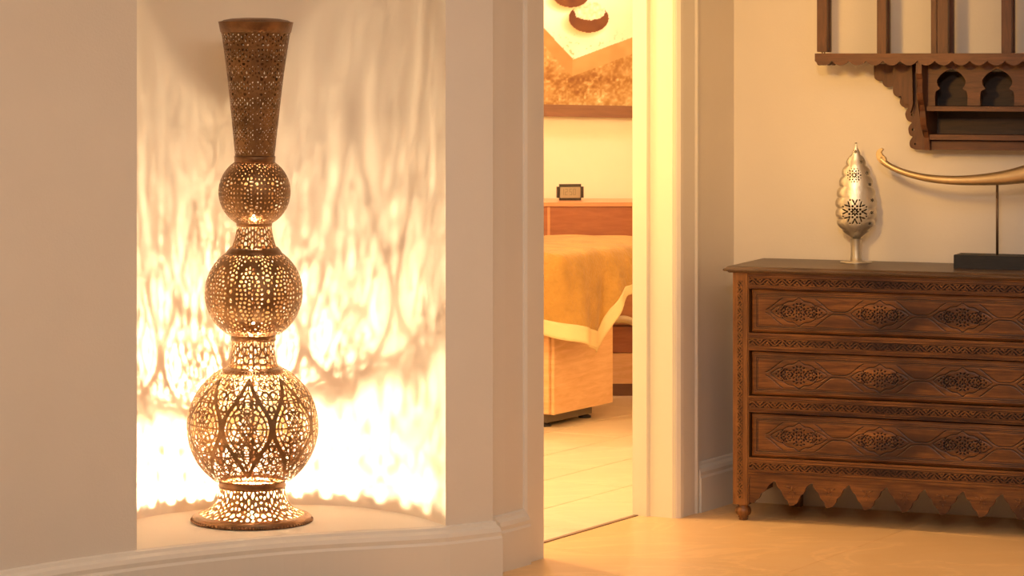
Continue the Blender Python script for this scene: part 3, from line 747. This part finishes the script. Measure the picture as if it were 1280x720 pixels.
bm = bmesh.new(); lathe(bm, [(0, zb(324.9)), (19.5*SL, zb(324.9)), (19.8*SL, zb(324.4)), (19*SL, zb(323.6)), (9*SL, zb(322.6)), (0, zb(322.4))], 48); bm_obj('foot', bm, 'silver', leaf, True)

# ------------------------------------------------------------ CURVED GOLD SCULPTURE
ds = .205; a0s = a_at(1246.5, ds); sx, sy = chest_pt(a0s, ds); SS = sy/F
sc_ = empty('horn_sculpture', (sx, sy, CTOP), az)
tag(sc_, 'long curved gold horn on a thin rod above a black block base', 'sculpture')
def sc_pt(px, py):        # point of the sculpture's own plane (y=0 in its frame)
    a = a_at(px, ds); p = chest_pt(a, ds); return (a-a0s, 0, z_at(py, p[1])-CTOP)
k0 = a_at(1192, ds-.055)-a0s
boxo('plinth', (k0, -k0, -.055, .055, 0, .046), 'black_wood', sc_, bevel=.001)
bm = bmesh.new(); tube(bm, [(0, 0, .044), (0, 0, sc_pt(1246.5, 229)[2])], [.0045]*2, 12); bm_obj('rod', bm, 'rod', sc_, True)
cl = [(1104.5, 187.5, .7), (1101.5, 187, 1.5), (1098.6, 188.8, 2.1), (1097.6, 192, 2.6), (1098.8, 196, 3.4), (1102, 200, 4.0), (1107.5, 204.6, 4.0), (1114, 208.6, 3.9), (1125, 213.6, 4.0), (1137, 217.6, 4.2), (1150, 220.9, 4.5),
      (1163, 223.1, 4.9), (1177, 224.6, 5.3), (1192, 225.4, 5.7), (1207, 225.5, 6.2), (1222, 225, 6.9), (1237, 224, 7.7), (1252, 222.6, 8.7), (1267, 220.5, 9.9), (1282, 217.6, 11.2), (1300, 213, 12.4), (1320, 209, 12.2), (1340, 204, 10.5), (1358, 199, 7.5), (1372, 195, 4), (1380, 192.5, .8)]
cp = crom([(*sc_pt(x, y), r*SS) if False else (sc_pt(x, y)[0], r*SS, sc_pt(x, y)[2]) for x, y, r in cl], 4)
bm = bmesh.new(); rings = []; n = 20
for i, p in enumerate(cp):
    q = cp[min(i+1, len(cp)-1)]-cp[max(i-1, 0)]; d = Vector((q.x, 0, q.z)).normalized(); u = Vector((-d.z, 0, d.x)); r = max(p.y, .0005)
    c = Vector((p.x, 0, p.z)); rings.append([bm.verts.new(c+u*math.cos(2*PI*k/n)*r+Vector((0, 1, 0))*math.sin(2*PI*k/n)*r*1.0) for k in range(n)])
for a, b in zip(rings, rings[1:]):
    for k in range(n): bm.faces.new((a[k], a[(k+1) % n], b[(k+1) % n], b[k]))
bm.faces.new(rings[0]); bm.faces.new(rings[-1])
horn = bm_obj('horn', bm, 'gold_bone', sc_, True)
bm = bmesh.new()
fin = [sc_pt(x, y) for x, y in ((1097, 200), (1095.5, 193), (1097.5, 187.5), (1101.5, 185), (1104.8, 186.2), (1103.2, 188), (1101.8, 190.5), (1103.5, 193.5), (1107, 196.5), (1108.3, 200.5), (1106, 204), (1101, 203))]
slabxz(bm, [(p[0], p[2]) for p in fin], -.009, .009); bm_obj('curled_tip', bm, 'gold_bone', horn, bevel=.0012)
bm = bmesh.new(); e_ = sc_pt(1102, 196.8); bmesh.ops.create_icosphere(bm, subdivisions=2, radius=.0042, matrix=Matrix.Translation((e_[0], -.0105, e_[2])) @ Matrix.Diagonal((1, .5, 1, 1))); bm_obj('eye_boss', bm, 'gold_bone', horn, smooth=True)

# ------------------------------------------------------------ WALL SHELF (carved wooden rack)
o_f = .25
b0 = b_at(1018.5, o_f); wp = bw(b0, 0)
rack = empty('hanging_shelf', (*wp, 0), az)
tag(rack, 'dark brown carved wall shelf with scalloped fringe, posts and arched openings', 'shelf')
def rp(px, o): return b_at(px, o)-b0                    # local x
def rz(px, py, o): return z_at(py, bw(b_at(px, o), o)[1])
RW = rp(1018.5, o_f)+1.25
ZS = rz(1150, 67, o_f)
boxo('shelf_board', (0.002, RW, -o_f+.012, -.002, ZS-.020, ZS-.001), 'w_shelf', rack)
# fringe: scalloped front and left return
def scallop(L, n, zt, zv, zt_):
    pts = [(0, zt), (0, zv)]; 
    for k in range(n):
        for j in range(0, 9):
            t = j/8; pts.append((L*(k+t)/n, zv-(zv-zt_)*math.sin(PI*t)**.8))
    pts += [(L, zt)]; out = []
    for p in pts:
        if not out or math.dist(p, out[-1]) > 5e-4: out.append(p)
    return out
pitch = .0575; nS = int(RW/pitch); zv = ZS-.0245; ztip = ZS-.040
bm = bmesh.new(); slabxz(bm, scallop(RW, nS, ZS+.001, zv, ztip), -o_f, -o_f+.012); bm_obj('scalloped_fringe', bm, 'w_shelf', rack)
bm = bmesh.new(); slabxz(bm, scallop(o_f-.014, 4, ZS+.001, zv, ztip), 0, .010)
fr = bm_obj('scalloped_fringe', bm, 'w_shelf', rack); fr.rotation_euler = (0, 0, PI/2); fr.location = (.011, -o_f+.0125, 0)
ZT = 2.50
def post(px0, px1, o, dp, z0=None, mat='w_shelf_v', nm='post'):
    x0, x1 = rp(px0, o), rp(px1, o)
    return boxo(nm, (x0, x1, -o, -o+dp, ZS if z0 is None else z0, ZT), mat, rack, bevel=.0015)
post(1021, 1033.5, .235, .022, ZS+.006); post(1025, 1037.5, .150, .022, ZS+.006, nm='rear_post')
post(1096, 1107.5, .235, .022); post(1100, 1111.5, .150, .022, nm='rear_post')
post(1171.5, 1185, .235, .022); post(1163.5, 1170.6, .215, .03, nm='rear_post'); post(1180, 1191.5, .150, .022, nm='rear_post')
post(1251.5, 1264.5, .235, .022); post(1255, 1267.6, .150, .022, nm='rear_post'); post(1331, 1344, .235, .022)
bm = bmesh.new()
for q in (.45, .7): tube(bm, [(rp(1021, .235)+(rp(1033.5, .235)-rp(1021, .235))*q, -.224, ZS-.002), (rp(1021, .235)+(rp(1033.5, .235)-rp(1021, .235))*q, -.224, ZS+.01)], [.0025]*2, 8)
bm_obj('dowel', bm, 'w_shelf_v', rack)
boxo('top_board', (0, RW, -o_f, -.002, ZT, ZT+.02), 'w_shelf', rack)
# box below the board
def R2(px, py, o): return (rp(px, o), rz(px, py, o))
XB0 = rp(1165, 0.0)            # left side panel of the box
zbot = R2(1165, 187.5, .08)[1]
# side panel, its front edge scroll cut (profile in y-z)
prof_side = [(.235, 80), (.235, 92), (.222, 99), (.216, 108), (.225, 116), (.214, 124), (.190, 131), (.180, 139), (.178, 147), (.168, 156), (.150, 162), (.128, 165), (.118, 172), (.112, 187.5)]
bm = bmesh.new(); pts = [(-.003, ZS-.02), (-.003, zbot)]+[(-o, rz(1145, y, o)) for o, y in prof_side[::-1]]; pts[-1] = (-.235, ZS-.02)
va = [bm.verts.new((XB0, p[0], p[1])) for p in pts]; vb = [bm.verts.new((XB0+.020, p[0], p[1])) for p in pts]; m_ = len(pts)
bm.faces.new(va); bm.faces.new(vb[::-1])
for i in range(m_): bm.faces.new((va[i], va[(i+1) % m_], vb[(i+1) % m_], vb[i]))
bmesh.ops.triangulate(bm, faces=[f for f in bm.faces if len(f.verts) > 4]); bm_obj('side_panel', bm, 'w_shelf_v', rack)
# lobed ear bracket against the wall, left of the box
def arc_lobe(cx, cy, r, a0, a1, n=8): return [(cx+r*math.cos(math.radians(a0+(a1-a0)*k/n)), cy+r*math.sin(math.radians(a0+(a1-a0)*k/n))) for k in range(n+1)]
lobes = [[(1092.4, 80), (1092.4, 90), (1093, 97), (1095.6, 100), (1099, 101.3), (1102.8, 100.5)], [(1102.8, 100.5), (1103.6, 105), (1106.5, 108.2), (1110, 109), (1116, 107.7)], [(1116, 107.7), (1116.4, 115.7), (1119.4, 120), (1123.5, 121.8), (1125.8, 121.3)],
         [(1125.8, 121.3), (1124.6, 127.7), (1126.6, 132), (1130.7, 134.6), (1134.9, 135)], [(1134.9, 135), (1131.6, 141), (1132.2, 146.5), (1135, 151), (1139.7, 153.3)], [(1139.7, 153.3), (1135.6, 159), (1135.8, 165), (1137.4, 169), (1140.8, 171)],
         [(1140.8, 171), (1137.4, 176), (1137.0, 181), (1138.7, 184.6), (1143, 186.4)]]
ear_px = []
for L_ in lobes: ear_px += [tuple(v)[:2] for v in crom([(x, y, 0) for x, y in L_], 4)][:-1]
ear_px += [(1143, 186.4), (1150, 187.5), (1163, 187.5), (1163, 80)]
oe = .055
ear = [R2(x, y, oe) for x, y in ear_px]
def hole_px(x, y, r, n=10): return [R2(x+r*math.cos(2*PI*k/n), y+r*1.1*math.sin(2*PI*k/n), oe) for k in range(n)]
bm = bmesh.new(); slabxz(bm, ear, -oe, -oe+.022, [hole_px(1132.5, 126, 1.3), hole_px(1140, 143.5, 1.4), hole_px(1141, 162, 1.5), hole_px(1143.8, 180, 1.2)])
bm_obj('lobed_bracket', bm, 'w_shelf_v', rack)
bm = bmesh.new(); slabxz(bm, [R2(x, y, .10) for x, y in ((1116, 80), (1116.3, 112), (1118.5, 118), (1122.5, 120.6), (1126.3, 119.6), (1127.5, 125), (1131.5, 129), (1136, 130.5), (1138, 141), (1141, 131), (1140, 80))], -.10, -.078)
bm_obj('lobed_bracket', bm, 'w_shelf_v', rack)
# arched front board
oa = .150
XR = rp(1290, oa)+.42
def arch(xc, half):
    L_ = [(xc-half*.98, 132.3), (xc-half, 120), (xc-half*.93, 114), (xc-half*.70, 111.0), (xc-half*.84, 106), (xc-half*.86, 100), (xc-half*.62, 93), (xc-half*.30, 88.5), (xc, 85.6)]
    R = [(2*xc-x, y) for x, y in L_[::-1][1:]]
    p = [tuple(v)[:2] for v in crom([(x, y, 0) for x, y in L_[1:]], 3)]; q = [(2*xc-x, y) for x, y in p[::-1][1:]]
    return [L_[0]]+p+q+[(2*xc-L_[0][0], 132.3)]
arches = [arch(1189, 20.5), arch(1246.5, 21.5), arch(1304, 21.5), arch(1361.5, 21.5)]
bm = bmesh.new(); z1 = ZS-.02
outer = [(rp(1153, oa), z1), (rp(1153, oa), R2(1153, 133, oa)[1])]
for ar in arches: outer += [R2(x, y, oa) for x, y in ar]
xe = rp(1386, oa); outer += [(xe, R2(1386, 133, oa)[1]), (xe, z1)]
slabxz(bm, outer, -oa, -oa+.016); bm_obj('arched_board', bm, 'w_shelf', rack)
XE = xe+.02
boxo('divider', (rp(1153, oa)-.002, rp(1153, oa)+.014, -oa+.017, -.004, R2(1160, 133, oa)[1], z1), 'w_shelf_shade', rack)
boxo('side_panel', (XE, XE+.02, -.23, -.003, zbot, z1), 'w_shelf_v', rack)
def rail(nm, y0, y1, o, o1, mat, px=1200):
    return boxo(nm, (XB0+.0205, XE-.0005, -o, -o1, R2(px, y1, o)[1], R2(px, y0, o)[1]), mat, rack)
rail('shelf_edge', 133, 139, .165, .004, 'w_shelf')
rail('lower_rail', 168.5, 175, .125, .004, 'w_shelf')
rail('bottom_panel', 176, 187.5, .095, .075, 'w_shelf')
rail('bottom_board', 185, 187.5, .075, .004, 'w_shelf_shade')
rail('back_panel', 90, 187, .0035, .001, 'w_shelf_shade')

# ------------------------------------------------------------ TREATMENT ROOM
# table with wooden cabinet base, local frame x along T, y along -N (away from the hall)
tb0 = Vector((.178, 11.90)); ta = math.atan2(T.y, T.x)
table = empty('treatment_table', (tb0.x, tb0.y, 0), ta)
tag(table, 'massage table with pale wooden cabinet base on a recessed grey plinth', 'table')
CL, CDp = .52, .56; cz0, cz1 = .058, .68
boxo('cabinet', (0, CL, 0, CDp, cz0, cz1), 'w_cab', table, bevel=.002)
boxo('corner_post', (-.003, .012, -.003, .012, cz0, cz1), 'w_cab', table, bevel=.002)
dr_ = boxo('cabinet_door', (-.018, -.002, .015, .30, cz0+.004, cz1-.01), 'w_cab', table, bevel=.002)
boxo('cabinet_door', (-.018, -.002, .304, CDp, cz0+.004, cz1-.01), 'w_cab', table, bevel=.002)
bm = bmesh.new(); bmesh.ops.create_uvsphere(bm, u_segments=14, v_segments=10, radius=1, matrix=Matrix.Translation((CL-.05, -.010, .555)) @ Matrix.Diagonal((.010, .010, .026, 1))); bm_obj('handle', bm, 'foot', table, smooth=True)
boxo('plinth', (.03, CL-.10, .05, CDp-.05, .018, cz0), 'plinth', table)
for x, y in ((.05, .075), (CL-.12, .075), (.05, CDp-.08), (CL-.12, CDp-.08)):
    bm = bmesh.new(); lathe(bm, [(0, 0), (.028, 0), (.028, .008), (.016, .014), (.016, .02), (0, .02)], 20, x, y); bm_obj('foot', bm, 'foot', table)
TX0, TX1, TY0, TY1 = -.06, .96, -.06, .58; TZ = .735
boxo('tabletop', (TX0, TX1, TY0, TY1, cz1, TZ), 'table_pad', table, bevel=.012, seg=3)
for y in (.0, .50): boxo('leg', (TX1-.06, TX1-.02, y, y+.04, 0, cz1), 'w_cab', table)
# blanket
bl = empty('blanket', (tb0.x, tb0.y, TZ+.002), ta)
tag(bl, 'golden plush blanket with cream hem draped over the massage table', 'blanket')
path = [(-.075, .45), (-.075, .12)]+[(-.075+.05*(1-math.cos(a)) , -.025-.05*math.sin(a)) for a in np.linspace(0, PI/2, 7)]+[(x, -.075) for x in np.linspace(.0, .97, 40)]
pl = [0.0]
for a, b in zip(path, path[1:]): pl.append(pl[-1]+math.dist(a, b))
corner_s = pl[9]
hemz = [(-.9, -.22), (-.45, -.24), (-.12, -.33), (.02, -.375), (.12, -.40), (.20, -.425), (.235, -.40), (.29, -.30), (.34, -.235), (.40, -.195), (.55, -.180), (.75, -.17), (1.2, -.16), (2, -.16)]
hs, hz = np.array(hemz).T
nr = 26; nS_ = 160; sg = np.linspace(0, pl[-1], nS_); px_ = np.interp(sg, pl, [p[0] for p in path]); py_ = np.interp(sg, pl, [p[1] for p in path])
def blanket_hang(r0, r1, extra, nrow):
    V = np.zeros((nrow, nS_, 3))
    tx = np.gradient(px_); ty = np.gradient(py_); l = np.hypot(tx, ty); nx = ty/l; ny = -tx/l
    for i in range(nrow):
        f = r0+(r1-r0)*i/(nrow-1); h = np.interp(sg-corner_s, hs, hz)
        z = .004+f*(h-.004); fold = .026*np.sin(sg*19+1+f*1.5)*f+.012*np.sin(sg*41+f*3)*f
        out = .012+.03*f+fold+extra
        rnd_ = np.exp(-f*9)*.03
        V[i, :, 0] = px_+nx*(out-rnd_); V[i, :, 1] = py_+ny*(out-rnd_); V[i, :, 2] = z
    return V
V = blanket_hang(0, .90, 0, nr)
# top sheet joined to the hanging part
topr = []
for j in range(14, 0, -1):
    q = j/14; row = np.zeros((nS_, 3)); cx, cy = .6, .33
    row[:, 0] = V[0, :, 0]*(1-q)+q*np.clip(px_, -.02, .96); row[:, 1] = V[0, :, 1]*(1-q)+q*.56
    row[:, 2] = .010+.010*math.sin(q*3)+.003*np.sin(row[:, 0]*30+row[:, 1]*22); topr.append(row)
VV = np.concatenate([np.array(topr), V]); o = link('plush', grid_mesh('plush', VV.reshape(-1, 3), VV.shape[0], nS_), 'plush', bl, True)
sb = o.modifiers.new('pile', 'SUBSURF'); sb.levels = sb.render_levels = 1
so = o.modifiers.new('thick', 'SOLIDIFY'); so.thickness = .006; so.offset = -1
V2 = blanket_hang(.80, 1.0, .006, 6); o = link('hem', grid_mesh('hem', V2.reshape(-1, 3), 6, nS_), 'hem', bl, True)
so = o.modifiers.new('thick', 'SOLIDIFY'); so.thickness = .005; so.offset = -1

# desk along the far wall
desk = empty('desk', (0, 13.05, 0)); tag(desk, 'cherry wood desk against the far wall behind the massage table', 'desk')
boxo('desk_top', (-.6, 1.2, -.012, .385, .886, .905), 'w_desk_top', desk, bevel=.002)
boxo('front_rail', (-.6, 1.2, .0, .02, .70, .885), 'w_desk', desk)
for x in (-.58, .165, 1.15): boxo('divider', (x, x+.012, -.003, .02, .70, .885), 'w_desk_top', desk)
boxo('drawer_front', (.385, .90, .01, .03, .335, .50), 'w_desk_top', desk, bevel=.002)
boxo('drawer_front', (.385, .90, .015, .03, .205, .325), 'w_desk', desk, bevel=.002)
boxo('lower_panel', (.385, .90, .012, .03, .058, .200), 'w_cab', desk, bevel=.002)
boxo('kick_board', (.40, .90, .03, .05, .0, .056), 'w_frame', desk)
boxo('pedestal', (.38, .92, .031, .36, .057, .695), 'w_desk', desk)
boxo('side_panel', (-.59, -.56, .03, .36, 0, .695), 'w_desk', desk); boxo('side_panel', (1.16, 1.19, .03, .36, 0, .695), 'w_desk', desk)
# folded towel hanging from the pedestal drawer
bm = bmesh.new(); n = 24; rows = []
for k in range(n):
    t = k/(n-1); x = .43+t*.30; zb_ = .36-.075*(1/(1+math.exp(-(t-.45)*12)))-.012*math.sin(t*9)
    rows.append([bm.verts.new((x, -.004-.006*math.sin(t*17), zb_+.03)), bm.verts.new((x, -.010-.006*math.sin(t*17+.5), zb_+.014)), bm.verts.new((x, -.009-.006*math.sin(t*17+1), zb_))])
for a, b in zip(rows, rows[1:]):
    for k in range(2): bm.faces.new((a[k], b[k], b[k+1], a[k+1]))
tw = bm_obj('towel', bm, 'hem', None, True); tw.location = (0, 13.05, 0)
m_ = tw.modifiers.new('thick', 'SOLIDIFY'); m_.thickness = .010; m_.offset = 1
tag(tw, 'cream towel edge sagging across the low desk drawers', 'towel')
# alarm clock
ck = empty('alarm_clock', (.276, 13.24, .905), .16); tag(ck, 'small black digital alarm clock with rounded corners on the desk', 'clock')
boxo('clock_body', (-.064, .064, -.012, .03, 0, .077), 'clock_body', ck, bevel=.012, seg=4)
boxo('clock_screen', (-.052, .046, -.0155, -.010, .012, .064), 'clock_face', ck, bevel=.002)
segs = {'0': 'abcdef', '1': 'bc', '2': 'abged', '5': 'afgcd', '8': 'abcdefg', '3': 'abgcd'}
def digit(bm, ch, x, z, w_, h_):
    t = w_*.2
    R = {'a': (x, x+w_, z+h_-t, z+h_), 'd': (x, x+w_, z, z+t), 'g': (x, x+w_, z+h_/2-t/2, z+h_/2+t/2), 'f': (x, x+t, z+h_/2, z+h_), 'b': (x+w_-t, x+w_, z+h_/2, z+h_), 'e': (x, x+t, z, z+h_/2), 'c': (x+w_-t, x+w_, z, z+h_/2)}
    for s in segs[ch]: a, b, c, d = R[s]; box(bm, a, b, -.0162, -.0154, c, d)
bm = bmesh.new()
for i, ch in enumerate('1250'): digit(bm, ch, -.046+i*.0175+(.004 if i > 1 else 0), .026, .012, .030)
bm_obj('digits', bm, 'clock_digit', ck)
# picture on the far wall
pic = empty('picture', (.40, 13.43, 1.0), rot=(0, math.radians(1.1), 0)); tag(pic, 'large framed sepia photograph of dark pebbles on a pale stone slab', 'picture')
px2x = lambda px: (px-640)/F*13.43-.40
X0, X1, Z0, Z1 = px2x(560), px2x(860), .352, 1.15
nx, nzp = 330, 230
Xg, Zg = np.meshgrid(np.linspace(X0, X1, nx), np.linspace(Z0, Z1, nzp))
PX = (Xg+.40)*F/13.43+640; PY = 80-(Zg+1.0-EYE)*F/13.43
rs = np.random.RandomState(2)
def vnoise(sc):
    gx = PX/sc; gy = PY/sc; g = rs.rand(400, 400); xi = np.floor(gx).astype(int) % 400; yi = np.floor(gy).astype(int) % 400; fx = gx-np.floor(gx); fy = gy-np.floor(gy)
    fx = fx*fx*(3-2*fx); fy = fy*fy*(3-2*fy); a = g[yi, xi]; b = g[yi, (xi+1) % 400]; c = g[(yi+1) % 400, xi]; d = g[(yi+1) % 400, (xi+1) % 400]
    return (a*(1-fx)+b*fx)*(1-fy)+(c*(1-fx)+d*fx)*fy
n1, n2, n3 = vnoise(3.2), vnoise(9), vnoise(22)
n1 = .6*n1+.4*vnoise(1.9)
L = .30+.26*n1**2+.16*n2+.12*n3
L = L-.14*np.exp(-((PX-712)/40)**2-((PY-102)/14)**2)                     # printed dark sand under the slab
sp = (vnoise(4.5) > .80) & (PY > 96); L = np.where(sp, L+.12, L)
face_l = (PY > 37+(PX-677)*1.03) & (PY < 58+(PX-677)*1.08) & (PX < 713)
yr = 75-(PX-713)*.395; face_r = (PX >= 713) & (PY > yr) & (PY < yr+21)
L = np.where(face_l, .47+.05*n2, L); L = np.where(face_r, .50+.07*n2, L)
topf = ((PX < 713) & (PY <= 37+(PX-677)*1.03)) | ((PX >= 713) & (PY <= yr))
L = np.where(topf, .86+.08*n3-.22*(n1 > .72)*np.clip((PY-35)/40, 0, 1), L)
def stone(cx, cy, rx, ry, grain):
    global L
    e = ((PX-cx)/rx)**2+((PY-cy)/ry)**2; sh = ((PX-cx+6)/(rx*1.2))**2+((PY-cy-7)/(ry*1.05))**2
    L = np.where((sh < 1), L*(.60+.4*np.clip(sh, 0, 1)), L); L = np.where(e < 1, .17+.06*n2, L)
    cap = ((PX-cx-1)/(rx*.80))**2+((PY-cy+ry*.50)/(ry*.62))**2+.5*(n1-.5)
    if grain: L = np.where(cap < 1, .74+.24*n1, L)
stone(732, 23, 25, 18, True); stone(709, -4, 22, 14, True); stone(650, -50, 30, 20, False); stone(780, -80, 34, 22, True)
La = np.clip(L, .02, 1); col = np.stack([La**.72, La**1.18, La**2.1*.95], -1)
me = grid_mesh('print', np.stack([Xg, np.zeros_like(Xg)-.012, Zg], -1).reshape(-1, 3), nzp, nx)
at = me.color_attributes.new('Col', 'FLOAT_COLOR', 'POINT'); ca = np.ones((nx*nzp, 4), np.float32); ca[:, :3] = np.clip(col, 0, 1).reshape(-1, 3)**1.8; at.data.foreach_set('color', ca.ravel())
mm, nt, b = nodes_mat('picture_print'); an = N_(nt, 'ShaderNodeVertexColor'); an.layer_name = 'Col'; nt.links.new(an.outputs[0], b.inputs['Base Color']); b.inputs['Roughness'].default_value = .6
link('print', me, mm, pic)
bm = bmesh.new(); fw = .058
box(bm, X0-fw, X1+fw, -.022, .012, Z0-fw, Z0); box(bm, X0-fw, X1+fw, -.022, .012, Z1, Z1+fw); box(bm, X0-fw, X0, -.022, .012, Z0, Z1); box(bm, X1, X1+fw, -.022, .012, Z0, Z1)
bm_obj('frame', bm, 'w_frame', pic)
boxo('backing', (X0, X1, -.011, .010, Z0, Z1), 'w_frame', pic)
